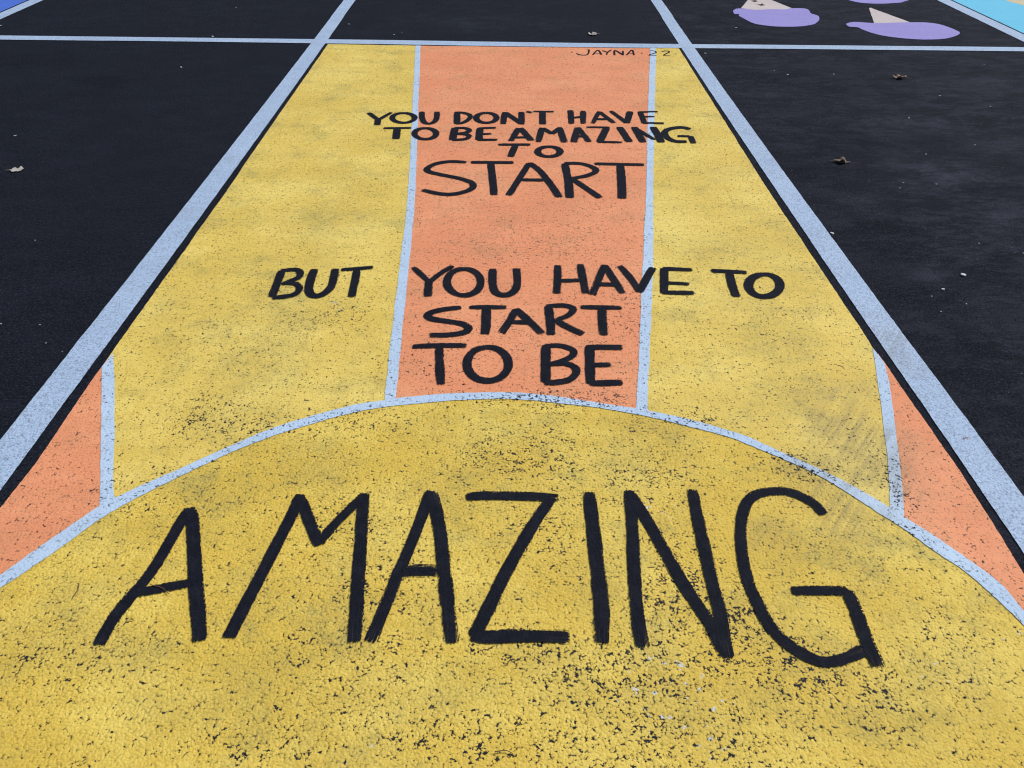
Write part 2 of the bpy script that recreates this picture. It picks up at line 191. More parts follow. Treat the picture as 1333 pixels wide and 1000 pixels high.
PANELS = {'cl': [(-1.3058, 2.1729), (-1.2747, 2.0971), (-1.2456, 2.0256), (-1.2185, 1.9573), (-1.1928, 1.8919), (-1.1681, 1.8292), (-1.1445, 1.769), (-1.1221, 1.7112), (-1.1006, 1.6557), (-1.0797, 1.6024),
        (-1.0598, 1.551), (-1.0346, 1.4925), (-1.0367, 1.4903), (-1.0653, 1.4477), (-1.0921, 1.4054), (-1.1181, 1.3645), (-1.1428, 1.3247), (-1.1665, 1.2857), (-1.1911, 1.2497), (-1.2143, 1.2141),
        (-1.2367, 1.1795), (-1.2586, 1.146), (-1.2758, 1.1459), (-1.3104, 1.2385), (-1.312, 1.4901), (-1.3023, 1.6594), (-1.3092, 2.0365)],
 'co': [(1.0989, 6.2727), (0.9876, 5.5418), (0.8945, 4.9378), (0.8173, 4.4342), (0.7524, 4.0078), (0.6974, 3.6422), (0.6491, 3.3252), (0.6064, 3.0479), (0.5684, 2.8031), (0.5333, 2.5854),
        (0.5018, 2.3907), (0.4735, 2.2153), (0.4479, 2.0567), (0.4233, 1.9111), (0.364, 1.9274), (0.3002, 1.9437), (0.2353, 1.9576), (0.1698, 1.9711), (0.1035, 1.9813), (0.0366, 1.9896),
        (-0.0307, 1.9884), (-0.0979, 1.9854), (-0.1647, 1.9803), (-0.2308, 1.9716), (-0.2962, 1.9609), (-0.352, 1.9495), (-0.3583, 2.096), (-0.3667, 2.2547), (-0.376, 2.4299), (-0.386, 2.6241),
        (-0.3967, 2.8408), (-0.4106, 3.0844), (-0.4265, 3.36), (-0.4469, 3.6745), (-0.4751, 4.0374), (-0.5081, 4.4597), (-0.5469, 4.9573), (-0.5937, 5.5522), (-0.6518, 6.2718), (0.0448, 6.2698)],
 'cr': [(1.2751, 2.2426), (1.2762, 2.17), (1.2777, 2.0668), (1.2871, 1.6594), (1.2761, 1.2922), (1.2612, 1.0879), (1.2296, 1.0623), (1.2228, 1.0901), (1.2123, 1.1324), (1.2007, 1.1757),
        (1.1875, 1.2198), (1.1706, 1.263), (1.1498, 1.3049), (1.1241, 1.3444), (1.0974, 1.3851), (1.0681, 1.4251), (1.0382, 1.4668), (1.0356, 1.47), (1.0645, 1.5487), (1.0896, 1.619),
        (1.1132, 1.6927), (1.1378, 1.7705), (1.1637, 1.8526), (1.1897, 1.9393), (1.2171, 2.0311), (1.2453, 2.1284)],
 'sun': [(-1.2758, 1.1459), (-1.2586, 1.146), (-1.2367, 1.1795), (-1.2143, 1.2141), (-1.1911, 1.2497), (-1.1665, 1.2857), (-1.1428, 1.3247), (-1.1181, 1.3645), (-1.0921, 1.4054), (-1.0653, 1.4477),
         (-1.0367, 1.4903), (-1.0015, 1.5275), (-0.964, 1.564), (-0.9244, 1.6002), (-0.8837, 1.6372), (-0.8411, 1.6742), (-0.7968, 1.7113), (-0.7513, 1.7494), (-0.7033, 1.7862), (-0.6514, 1.8184),
         (-0.5982, 1.8509), (-0.5416, 1.8787), (-0.484, 1.907), (-0.423, 1.9281), (-0.3607, 1.9478), (-0.2962, 1.9609), (-0.2308, 1.9716), (-0.1647, 1.9803), (-0.0979, 1.9854), (-0.0307, 1.9884),
         (0.0366, 1.9896), (0.1035, 1.9813), (0.1698, 1.9711), (0.2353, 1.9576), (0.3002, 1.9437), (0.364, 1.9274), (0.4269, 1.9101), (0.4877, 1.8879), (0.5475, 1.8656), (0.6055, 1.8411),
         (0.6621, 1.8153), (0.714, 1.782), (0.7635, 1.7468), (0.8097, 1.7086), (0.8546, 1.6712), (0.8971, 1.6331), (0.9354, 1.5914), (0.9712, 1.5492), (1.006, 1.5083), (1.0382, 1.4668),
         (1.0681, 1.4251), (1.0974, 1.3851), (1.1241, 1.3444), (1.1498, 1.3049), (1.1706, 1.263), (1.1875, 1.2198), (1.2007, 1.1757), (1.2123, 1.1324), (1.2228, 1.0901), (1.2296, 1.0623),
         (1.3, 0.9623), (1.31, 0.15), (-1.29, 0.15), (-1.29, 1.0458999999999998)],
 'yl': [(-0.6546, 6.2716), (-0.5937, 5.5522), (-0.5469, 4.9573), (-0.5081, 4.4597), (-0.4751, 4.0374), (-0.4469, 3.6745), (-0.4265, 3.36), (-0.4106, 3.0844), (-0.3967, 2.8408), (-0.386, 2.6241),
        (-0.376, 2.4299), (-0.3667, 2.2547), (-0.3583, 2.096), (-0.352, 1.9495), (-0.3607, 1.9478), (-0.423, 1.9281), (-0.484, 1.907), (-0.5416, 1.8787), (-0.5982, 1.8509), (-0.6514, 1.8184),
        (-0.7033, 1.7862), (-0.7513, 1.7494), (-0.7968, 1.7113), (-0.8411, 1.6742), (-0.8837, 1.6372), (-0.9244, 1.6002), (-0.964, 1.564), (-1.0015, 1.5275), (-1.0346, 1.4925), (-1.0598, 1.551),
        (-1.0797, 1.6024), (-1.1006, 1.6557), (-1.1221, 1.7112), (-1.1445, 1.769), (-1.1681, 1.8292), (-1.1928, 1.8919), (-1.2185, 1.9573), (-1.2456, 2.0256), (-1.2747, 2.0971), (-1.3058, 2.1729),
        (-1.3082, 2.2432), (-1.3045, 3.5845), (-1.3113, 4.1272), (-1.3207, 6.2862)],
 'yr': [(1.1018, 6.2729), (1.2935, 6.286), (1.2658, 3.6466), (1.2714, 2.2896), (1.2706, 2.2518), (1.2453, 2.1284), (1.2171, 2.0311), (1.1897, 1.9393), (1.1637, 1.8526), (1.1378, 1.7705),
        (1.1132, 1.6927), (1.0896, 1.619), (1.0645, 1.5487), (1.0356, 1.47), (1.006, 1.5083), (0.9712, 1.5492), (0.9354, 1.5914), (0.8971, 1.6331), (0.8546, 1.6712), (0.8097, 1.7086),
        (0.7635, 1.7468), (0.714, 1.782), (0.6621, 1.8153), (0.6055, 1.8411), (0.5475, 1.8656), (0.4877, 1.8879), (0.4269, 1.9101), (0.4233, 1.9111), (0.4479, 2.0567), (0.4735, 2.2153),
        (0.5018, 2.3907), (0.5333, 2.5854), (0.5684, 2.8031), (0.6064, 3.0479), (0.6491, 3.3252), (0.6974, 3.6422), (0.7524, 4.0078), (0.8173, 4.4342), (0.8945, 4.9378), (0.9876, 5.5418)]}
STRIPES = {'S1': ([(-1.4586, 7.8464), (-1.4534, 7.086), (-1.4494, 6.3255), (-1.4465, 5.5651), (-1.4447, 4.8047), (-1.444, 4.0442), (-1.4444, 3.2838), (-1.446, 2.5233), (-1.4486, 1.7629)],
        [(-1.3548, 7.8526), (-1.3489, 7.0656), (-1.3444, 6.2787), (-1.3411, 5.4917), (-1.3391, 4.7047), (-1.3383, 3.9178), (-1.3389, 3.1308), (-1.3408, 2.3439), (-1.3439, 1.5569)]),
 'S2': ([(1.332, 8.0099), (1.3227, 7.1909), (1.3153, 6.3718), (1.3097, 5.5527), (1.3059, 4.7337), (1.3039, 3.9146), (1.3037, 3.0956), (1.3053, 2.2765), (1.3087, 1.4575)],
        [(1.4328, 8.016), (1.4232, 7.2087), (1.4156, 6.4015), (1.41, 5.5942), (1.4066, 4.7869), (1.4052, 3.9796), (1.4059, 3.1723), (1.4087, 2.3651), (1.4135, 1.5578)])}
TRANSVERSE = ([(-3.8117, 6.422), (-2.8557, 6.4228), (-1.8898, 6.4216), (-0.9208, 6.4203), (0.0453, 6.4048), (1.018, 6.3989), (1.9915, 6.4113), (2.9758, 6.4193), (3.9597, 6.4272)],
 [(-3.7505, 6.3013), (-2.8122, 6.3086), (-1.8603, 6.3049), (-0.9052, 6.2945), (0.0448, 6.2771), (1.0021, 6.2801), (1.9608, 6.2941), (2.9288, 6.2995), (3.8956, 6.3046)])
ICE = [([(1.9957, 7.5827), (2.0336, 7.6592), (2.0948, 7.6927), (2.2098, 7.6428), (2.3582, 7.6772), (2.4803, 7.6727), (2.5489, 7.7257), (2.6456, 7.7311), (2.6871, 7.6767), (2.6702, 7.528), (2.6901, 7.475),
   (2.6984, 7.3866), (2.6367, 7.2282), (2.5555, 7.1171), (2.4564, 7.0434), (2.3414, 7.015), (2.2352, 7.0161), (2.1385, 7.0533), (2.07, 7.1153), (2.0327, 7.2477), (2.0062, 7.385), (2.0231, 7.4569),
   (1.9867, 7.4729)],
  [(2.0963, 7.7155), (2.2732, 8.1421), (2.3739, 8.3432), (2.4644, 8.1015), (2.5618, 7.7263), (2.4731, 7.6461), (2.2073, 7.6314)]),
 ([(2.8383, 7.1399), (2.9318, 7.212), (3.0794, 7.1858), (3.2429, 7.2026), (3.4106, 7.2282), (3.5481, 7.2268), (3.6517, 7.148), (3.6847, 6.9624), (3.6737, 6.8675), (3.565, 6.7398), (3.3957, 6.6498),
   (3.2271, 6.6418), (3.0668, 6.701), (2.9593, 6.8096), (2.9127, 6.9401), (2.9029, 7.0198), (2.8362, 7.049)],
  [(3.2663, 7.7706), (3.29, 7.8009), (3.2998, 7.7532), (3.418, 7.2356), (3.306, 7.1624), (3.0866, 7.1511)]),
 ([(3.1558, 8.2568), (3.1863, 8.1534), (3.2587, 8.0208), (3.4107, 7.9693), (3.6268, 8.0219), (3.7766, 8.1534), (3.8841, 8.2825), (3.8761, 8.4447), (3.6826, 8.5255), (3.438, 8.4733), (3.2658, 8.4075)],
  [(3.3669, 8.4402), (3.5144, 8.7728), (3.5453, 8.7945), (3.7798, 8.4838), (3.5668, 8.4156)])]
DAMP = [((1.846, 4.371, 0.304, 0.199), 0.8), ((1.592, 3.965, 0.2, 0.213), 0.8), ((1.645, 3.166, 0.203, 0.151), 0.9), ((1.625, 2.986, 0.146, 0.083), 0.8), ((1.591, 2.638, 0.178, 0.082), 0.8),
 ((1.964, 2.891, 0.175, 0.133), 0.9), ((2.384, 3.64, 0.189, 0.112), 0.7), ((2.212, 5.317, 0.306, 0.136), 0.7), ((1.722, 5.561, 0.316, 0.165), 0.7), ((-2.588, 5.255, 0.216, 0.149), 0.8),
 ((-3.197, 5.836, 0.366, 0.197), 0.5), ((-2.662, 4.979, 0.138, 0.091), 0.6), ((1.56, 2.249, 0.16, 0.141), 0.6), ((1.767, 7.271, 0.198, 0.405), 0.8), ((1.84, 6.739, 0.31, 0.203), 0.7)]
DUST = [((2.27, 4.575, 0.316, 0.241), 0.9), ((3.02, 5.433, 0.472, 0.284), 0.8), ((2.229, 3.878, 0.238, 0.186), 1), ((1.66, 3.489, 0.145, 0.14), 0.7), ((1.715, 2.822, 0.156, 0.09), 0.8),
 ((2.701, 4.275, 0.258, 0.216), 0.8), ((2.198, 4.997, 0.291, 0.154), 0.7), ((2.074, 3.978, 0.161, 0.107), 0.9), ((2.282, 3.295, 0.175, 0.113), 0.8), ((1.763, 2.448, 0.169, 0.105), 0.5),
 ((1.494, 2.85, 0.156, 0.091), 0.5), ((1.683, 5.215, 0.2, 0.132), 0.5), ((2.259, 5.769, 0.328, 0.156), 0.6), ((3.122, 6.726, 0.565, 0.127), 0.5), ((-0.053, 7.037, 0.761, 0.273), 0.4),
 ((2.604, 7.229, 0.265, 0.172), 0.5)]
SCUFF = [((1.057, 1.799, 0.138, 0.302), 1), ((0.882, 1.542, 0.146, 0.132), 0.9), ((1.345, 2.341, 0.076, 0.158), 0.7), ((0.706, 1.429, 0.09, 0.08), 0.6)]
SCUFF_DIR = 0.924
STAINS = [((-0.225, 4.989, 0.189, 0.214), 0.35), ((-0.788, 2.516, 0.168, 0.327), 0.55), ((-0.788, 2.173, 0.152, 0.223), 0.55), ((-0.215, 1.822, 0.125, 0.089), 0.25), ((0.952, 2.336, 0.149, 0.197), 0.5),
 ((0.976, 1.697, 0.155, 0.148), 0.55), ((0.871, 2.57, 0.087, 0.112), 0.3), ((1.264, 3.121, 0.1, 0.185), 0.45), ((0.365, 1.724, 0.155, 0.15), 0.45), ((-0.398, 1.296, 0.065, 0.096), 0.4),
 ((-0.803, 1.816, 0.135, 0.141), 0.45), ((0.742, 0.916, 0.208, 0.103), 0.5), ((0.231, 1.23, 0.091, 0.137), 0.3), ((-0.299, 1.396, 0.117, 0.104), 0.2), ((-0.876, 1.057, 0.117, 0.068), 0.4),
 ((-0.673, 0.947, 0.095, 0.07), 0.35), ((-0.163, 3.405, 0.175, 0.117), 0.3), ((0.22, 3.372, 0.192, 0.116), 0.35), ((-0.794, 3.23, 0.2, 0.272), 0.3), ((0.989, 5.19, 0.123, 0.131), 0.2),
 ((0.093, 2.373, 0.163, 0.201), 0.2), ((-0.386, 0.864, 0.092, 0.065), 0.3), ((0.719, 1.044, 0.102, 0.097), 0.35), ((0.129, 1.022, 0.1, 0.094), 0.3), ((0.679, 1.403, 0.079, 0.118), 0.25),
 ((-1.005, 1.158, 0.122, 0.127), 0.45), ((-0.519, 0.965, 0.144, 0.089), 0.4), ((-0.149, 0.966, 0.194, 0.072), 0.35), ((0.36, 0.915, 0.19, 0.085), 0.35), ((0.991, 1.044, 0.153, 0.116), 0.45),
 ((-0.033, 1.824, 0.274, 0.107), 0.3), ((-0.551, 1.684, 0.129, 0.129), 0.3), ((0.075, 1.565, 0.167, 0.119), 0.25), ((0.628, 1.144, 0.088, 0.127), 0.3), ((0.904, 1.983, 0.17, 0.199), 0.5),
 ((0.965, 2.973, 0.225, 0.207), 0.3), ((-1.191, 2.51, 0.166, 0.162), 0.3), ((-0.778, 3.752, 0.187, 0.194), 0.25), ((1.042, 3.798, 0.231, 0.199), 0.25), ((-1.223, 4.806, 0.181, 0.201), 0.2)]
WEAR = [((0.446, 1.208, 0.109, 0.202), 0.8), ((0.545, 1.165, 0.071, 0.129), 0.9), ((0.295, 1.023, 0.334, 0.133), 0.7), ((0.321, 0.866, 0.341, 0.098), 0.6), ((0.662, 0.969, 0.18, 0.126), 0.8),
 ((-0.281, 1.25, 0.146, 0.139), 0.5), ((-0.471, 1.855, 0.206, 0.091), 0.5), ((0.156, 1.975, 0.216, 0.055), 0.8), ((0.452, 2.429, 0.083, 0.26), 0.4), ((0.099, 1.689, 0.196, 0.13), 0.6),
 ((0.422, 1.66, 0.13, 0.159), 0.5), ((0.568, 1.866, 0.116, 0.055), 0.7), ((0.856, 1.664, 0.175, 0.064), 0.6), ((0.108, 3.026, 0.257, 0.212), 0.3), ((-0.24, 2.136, 0.101, 0.13), 0.35),
 ((-0.616, 2.414, 0.136, 0.153), 0.4), ((-0.859, 1.851, 0.159, 0.108), 0.5), ((-0.42, 1.422, 0.118, 0.133), 0.4), ((-0.935, 1.038, 0.198, 0.095), 0.4), ((-0.003, 0.865, 0.246, 0.081), 0.5),
 ((-0.444, 0.848, 0.136, 0.063), 0.5), ((0.09, 1.399, 0.117, 0.183), 0.4), ((-0.937, 1.557, 0.143, 0.088), 0.35), ((1.026, 1.084, 0.121, 0.101), 0.5), ((-0.291, 1.059, 0.202, 0.097), 0.4),
 ((1.081, 1.573, 0.053, 0.241), 0.5)]
CHIPS = [((0.398, 0.95, 0.121, 0.106), 1), ((0.323, 0.986, 0.066, 0.046), 0.8), ((-0.272, 0.817, 0.03, 0.031), 0.7), ((0.932, 1.025, 0.051, 0.038), 0.7), ((0.418, 1.496, 0.051, 0.028), 0.8),
 ((-0.62, 2.519, 0.034, 0.054), 0.5), ((1.123, 1.105, 0.053, 0.041), 0.5)]
LEAVES = [(-2.394, 3.789), (0.68, 6.671), (1.743, 4.001), (2.657, 5.552), (2.296, 8.014), (2.317, 7.85)]
BITS = {'needle': ((-0.829, 1.238), (-0.777, 1.211)), 'needle2': ((-0.012, 0.831), (0.023, 0.828)), 'orange': (1.37, 1.797), 'twig': ((-0.999, 1.241), (-0.996, 1.199))}
PEBBLES = [(1.823, 2.798, 0.012), (1.692, 2.686, 0.0073), (1.42, 3.165, 0.0082), (1.627, 2.633, 0.0043), (1.613, 2.521, 0.0042), (2.023, 3.085, 0.0056), (2.39, 4.727, 0.0078), (2.768, 5.173, 0.0096),
 (2.573, 4.283, 0.0082), (1.963, 3.743, 0.0056), (1.919, 3.675, 0.0055), (2.12, 3.728, 0.0065), (-1.268, 6.921, 0.0125), (-0.865, 6.596, 0.009), (-0.814, 6.673, 0.0091), (-2.192, 5.626, 0.0092),
 (-2.643, 4.273, 0.0074), (-2.332, 7.493, 0.0118), (-2.229, 6.47, 0.0119), (-3.964, 6.732, 0.0155), (1.919, 5.605, 0.0103), (2.242, 5.636, 0.0077), (1.857, 5.715, 0.0078), (2.991, 4.964, 0.0081),
 (1.875, 6.947, 0.0154), (1.464, 6.142, 0.0097), (3.421, 5.935, 0.008), (2.24, 4.135, 0.006), (1.734, 2.578, 0.0043), (2.167, 2.996, 0.0047), (-1.626, 2.384, 0.0041), (-1.764, 2.387, 0.0041),
 (-1.95, 3.035, 0.0041), (-1.475, 2.218, 0.0032), (-1.552, 2.268, 0.0033)]

PATCHES = dict(STAINS=STAINS, WEAR=WEAR, CHIPS=CHIPS, SCUFF=SCUFF, DUST=DUST, DAMP=DAMP)

# ------------------------------------------------------------------ node helpers
class NT:
    groups = {}
    def __init__(self, name, tree=None):
        if tree:
            self.t = tree
            self.pos = tree.nodes.new('ShaderNodeNewGeometry').outputs['Position']
            return
        self.m = bpy.data.materials.new(name)
        self.m.use_nodes = True
        self.t = self.m.node_tree
        self.bsdf = self.t.nodes['Principled BSDF']
        self.out = self.t.nodes['Material Output']
        self.pos = self.t.nodes.new('ShaderNodeNewGeometry').outputs['Position']
    def link(self, a, b): self.t.links.new(a, b)
    def put(self, sock, v):
        if hasattr(v, 'links'): self.link(v, sock)
        elif isinstance(v, (tuple, list)):
            sock.default_value = (*v, 1.0) if (len(v) == 3 and sock.type == 'RGBA') else v
        else: sock.default_value = v
    def math(self, op, a, b=None, c=None, clamp=False):
        n = self.t.nodes.new('ShaderNodeMath'); n.operation = op; n.use_clamp = clamp
        self.put(n.inputs[0], a)
        if b is not None: self.put(n.inputs[1], b)
        if c is not None: self.put(n.inputs[2], c)
        return n.outputs[0]
    def vec(self, op, a, b):
        n = self.t.nodes.new('ShaderNodeVectorMath'); n.operation = op
        self.put(n.inputs[0], a)
        if b is not None: self.put(n.inputs[1], b)
        return n.outputs['Value'] if op == 'LENGTH' else n.outputs['Vector']
    def noise(self, scale, detail=2.0, rough=0.5, vec=None, dist=0.0, off=None):
        n = self.t.nodes.new('ShaderNodeTexNoise')
        n.noise_dimensions = '3D'
        v = vec if vec is not None else self.pos
        if off: v = self.vec('ADD', v, off)
        self.link(v, n.inputs['Vector'])
        n.inputs['Scale'].default_value = scale
        n.inputs['Detail'].default_value = detail
        n.inputs['Roughness'].default_value = rough
        n.inputs['Distortion'].default_value = dist
        return n.outputs[0]
    def voronoi(self, scale, feature='F1', vec=None, smooth=None):
        n = self.t.nodes.new('ShaderNodeTexVoronoi')
        n.voronoi_dimensions = '2D'; n.feature = feature
        self.link(vec if vec is not None else self.pos, n.inputs['Vector'])
        n.inputs['Scale'].default_value = scale
        if smooth is not None: n.inputs['Smoothness'].default_value = smooth
        return n.outputs['Distance']
    def ramp(self, v, a, b, lo=0.0, hi=1.0, smooth=True):
        n = self.t.nodes.new('ShaderNodeMapRange')
        n.interpolation_type = 'SMOOTHSTEP' if smooth else 'LINEAR'
        self.put(n.inputs['Value'], v)
        self.put(n.inputs['From Min'], a); self.put(n.inputs['From Max'], b)
        self.put(n.inputs['To Min'], lo); self.put(n.inputs['To Max'], hi)
        return n.outputs['Result']
    def mix(self, f, a, b, blend='MIX'):
        n = self.t.nodes.new('ShaderNodeMix'); n.data_type = 'RGBA'; n.blend_type = blend
        self.put(n.inputs['Factor'], f)
        self.put([s for s in n.inputs if s.name == 'A' and s.type == 'RGBA'][0], a)
        self.put([s for s in n.inputs if s.name == 'B' and s.type == 'RGBA'][0], b)
        return [s for s in n.outputs if s.type == 'RGBA'][0]
    def attr(self, name):
        n = self.t.nodes.new('ShaderNodeAttribute'); n.attribute_name = name
        return n.outputs['Fac']
    def scaled(self, sx, sy, rot=0.0):
        n = self.t.nodes.new('ShaderNodeMapping')
        self.link(self.pos, n.inputs['Vector'])
        n.inputs['Rotation'].default_value = (0, 0, rot)
        n.inputs['Scale'].default_value = (sx, sy, 1)
        return n.outputs['Vector']
    def scaled_along(self, ang, along, across):
        ca, sa = math.cos(ang), math.sin(ang)
        c = self.t.nodes.new('ShaderNodeCombineXYZ')
        for i, (ax, k) in enumerate((((ca, sa, 0), along), ((-sa, ca, 0), across))):
            d = self.t.nodes.new('ShaderNodeVectorMath'); d.operation = 'DOT_PRODUCT'
            self.link(self.pos, d.inputs[0]); d.inputs[1].default_value = ax
            self.link(self.math('MULTIPLY', d.outputs['Value'], k), c.inputs[i])
        return c.outputs[0]
    def blotches(self, key):
        """soft patches of wear or dirt at fixed places on the ground, one shared node group per table"""
        if key not in NT.groups:
            g = bpy.data.node_groups.new('patches_' + key, 'ShaderNodeTree')
            g.interface.new_socket('Value', in_out='OUTPUT', socket_type='NodeSocketFloat')
            q = NT(None, g)
            wob = q.math('MULTIPLY_ADD', q.noise(5.0, 3, 0.6), 3.2, -1.6)
            total = None
            for (x, y, rx, ry), s in PATCHES[key]:
                v = q.vec('MULTIPLY', q.vec('SUBTRACT', q.pos, (x, y, 0)), (1 / rx, 1 / ry, 0))
                r = q.math('ADD', q.vec('LENGTH', v, None), wob)
                e = q.ramp(r, 0.2, 1.5, s, 0.0)
                total = e if total is None else q.math('MAXIMUM', total, e)
            o = g.nodes.new('NodeGroupOutput')
            g.links.new(total, o.inputs[0])
            NT.groups[key] = g
        n = self.t.nodes.new('ShaderNodeGroup')
        n.node_tree = NT.groups[key]
        return n.outputs[0]
    def relief(self, grain=1.0):
        """height of the asphalt aggregate, 0 in the clefts to about 1 on the stones"""
        p = self.vec('ADD', self.pos, (0.37, 0.61, 0))
        big = self.voronoi(135, 'F1', p)
        n1 = self.noise(210, 2, .6)
        n2 = self.noise(55, 2, .5)
        h = self.math('MULTIPLY_ADD', big, -0.62, 0.62)
        h = self.math('ADD', h, self.math('MULTIPLY_ADD', n1, 0.7, -0.25))
        h = self.math('ADD', h, self.math('MULTIPLY_ADD', n2, 0.8, -0.35))
        self.coarse = self.math('ADD', self.math('MULTIPLY_ADD', big, -0.4, self.math('MULTIPLY', n2, .9)), self.math('MULTIPLY', self.noise(150, 3, .62, dist=.5, off=(6, 6, 0)), 1.15))
        return h
    def bump(self, h, strength, dist):
        n = self.t.nodes.new('ShaderNodeBump')
        n.inputs['Strength'].default_value = strength
        n.inputs['Distance'].default_value = dist
        self.put(n.inputs['Height'], h)
        self.link(n.outputs['Normal'], self.bsdf.inputs['Normal'])

TAR = (0.0078, 0.0104, 0.0185)

def asphalt_material():
    n = NT('sealed_asphalt')
    h = n.relief()
    broad = n.noise(1.1, 4, .6)
    # squeegee streaks in the sealer
    st = n.noise(3.6, 6, .74, n.scaled(1.0, 1.9, math.radians(-35)))
    st2 = n.noise(13.0, 5, .7, n.scaled(1.0, 2.6, math.radians(20)))
    s = n.math('MULTIPLY_ADD', st, 0.6, n.math('MULTIPLY', st2, 0.4))
    f = n.ramp(s, 0.45, 0.57)
    sep = n.t.nodes.new('ShaderNodeSeparateXYZ'); n.link(n.pos, sep.inputs[0])
    right = n.ramp(sep.outputs[0], 0.9, 1.8)
    f = n.math('MULTIPLY', f, n.math('MULTIPLY_ADD', right, .30, .10))
    dust = n.math('MULTIPLY', n.blotches('DUST'), n.math('MULTIPLY_ADD', n.ramp(s, .42, .58), .8, .2))  # dusty patches, their pale sheen mixed into the base colour
    c = n.mix(n.math('MAXIMUM', f, dust), TAR, (0.050, 0.059, 0.086))
    c = n.mix(n.ramp(broad, .35, .68, 0, .5), c, (0.007, 0.009, 0.016))
    c = n.mix(n.math('MULTIPLY', n.blotches('DAMP'), n.ramp(s, .44, .58, 1, .35)), c, (0.0035, 0.005, 0.0115))
    g1 = n.noise(125, 3, .75)
    c = n.mix(n.ramp(g1, .50, .70, 0, .7), c, (0.056, 0.063, 0.080))
    fleck = n.math('MULTIPLY', n.ramp(n.noise(85, 1, .5, off=(4, 9, 0)), .745, .78), n.ramp(n.noise(1.6, 2, .5, off=(2, 3, 0)), .4, .65))
    c = n.mix(n.math('MULTIPLY', fleck, n.math('MULTIPLY', right, .8)), c, (.30, .33, .38))
    c = n.mix(n.ramp(h, .14, .46, .9, 0), c, (0.003, 0.004, 0.008))
    n.put(n.bsdf.inputs['Base Color'], c)
    n.put(n.bsdf.inputs['Roughness'], .8)
    n.bsdf.inputs['Specular IOR Level'].default_value = 0.07
    n.bump(n.coarse, 0.7, 0.004)
    return n.m

def paint_material(name, fresh, dull, pit_base, pit_gain, dirt=(0.29, 0.275, 0.095), dirt_amount=1.0, chips=True, rough=.66, grainy=0.0, bump=.5):
    """coat of paint over asphalt: the clefts it did not reach stay black"""
    n = NT(name)
    h = n.relief()
    tone = n.noise(2.3, 4, .62)
    fine = n.noise(40, 3, .6)
    c = n.mix(n.ramp(n.math('MULTIPLY_ADD', fine, .35, tone), .46, .80), fresh, dull)
    stain = n.blotches('STAINS') if dirt_amount else 0.0
    sn = n.noise(14, 5, .7, off=(3, 1, 0))
    stain = n.math('MULTIPLY', stain, n.ramp(sn, .3, .66, .08, .75))
    soft = n.ramp(n.noise(4.2, 5, .7, off=(9, 4, 0)), .46, .74, 0, .5)
    # roller passes across the bay
    roll = n.noise(1.0, 3, .6, n.scaled(1.1, 13))
    c = n.mix(n.ramp(roll, .35, .7, 0, .22), c, tuple(v * .82 for v in dull))
    hollow = n.ramp(h, .15, .6, 1.25, .45)
    c = n.mix(n.math('MULTIPLY', n.math('MULTIPLY', n.math('MAXIMUM', stain, soft), dirt_amount * 1.7), hollow, clamp=True), c, dirt)
    # rubber scuffs dragged across the coat
    sc = n.noise(1.0, 4, .65, n.scaled_along(SCUFF_DIR, 3, 70))
    c = n.mix(n.math('MULTIPLY', n.blotches('SCUFF'), n.ramp(sc, .33, .70, .14, .62)), c, (0.23, 0.19, 0.11))
    # lighter crowns and duller hollows of the coat
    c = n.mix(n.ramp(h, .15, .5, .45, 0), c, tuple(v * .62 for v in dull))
    # unpainted clefts, in clusters where the coat is thin
    cl = n.noise(9, 4, .7, off=(5, 7, 0))
    cl2 = n.noise(38, 3, .6, off=(1, 2, 0))
    wear = n.blotches('WEAR') if dirt_amount else 0.0
    dens = n.math('MULTIPLY_ADD', wear, 0.55, n.math('MULTIPLY', cl, 0.75))
    dens = n.math('MULTIPLY', dens, n.ramp(cl2, .3, .68, .35, 1.35))
    thr = n.math('MULTIPLY_ADD', dens, pit_gain, pit_base)
    pit_h = n.math('MULTIPLY_ADD', n.noise(215, 3, .65, n.scaled(1, 1, .4), dist=.6), .74, n.math('MULTIPLY', h, .5))
    pit_h = n.math('MULTIPLY_ADD', n.noise(100, 3, .7, dist=.8, off=(8, 3, 0)), .26, pit_h)
    delta = n.math('SUBTRACT', thr, pit_h)
    pit = n.ramp(delta, 0.0, 0.022)
    c = n.mix(n.ramp(delta, -0.085, 0.0, 0, .42), c, tuple(v * .35 for v in dull))  # shade ring around each cleft, painted into the coat colour
    if chips:
        ch = n.blotches('CHIPS')
        cn = n.noise(48, 4, .65, off=(2, 8, 0))
        chip = n.math('MULTIPLY', n.ramp(cn, .615, .655), n.ramp(ch, .1, .5))
        c = n.mix(n.math('MULTIPLY', chip, .85), c, (.62, .72, .86))
    if grainy:
        c = n.mix(n.ramp(n.noise(165, 3, .7), .46, .70, 0, grainy), c, (.13, .17, .25))
    c = n.mix(pit, c, TAR)
    n.put(n.bsdf.inputs['Base Color'], c)
    n.put(n.bsdf.inputs['Roughness'], n.ramp(pit, 0, 1, rough, .8))
    n.bsdf.inputs['Specular IOR Level'].default_value = 0.4
    n.bump(n.coarse, bump, 0.004)
    return n.m

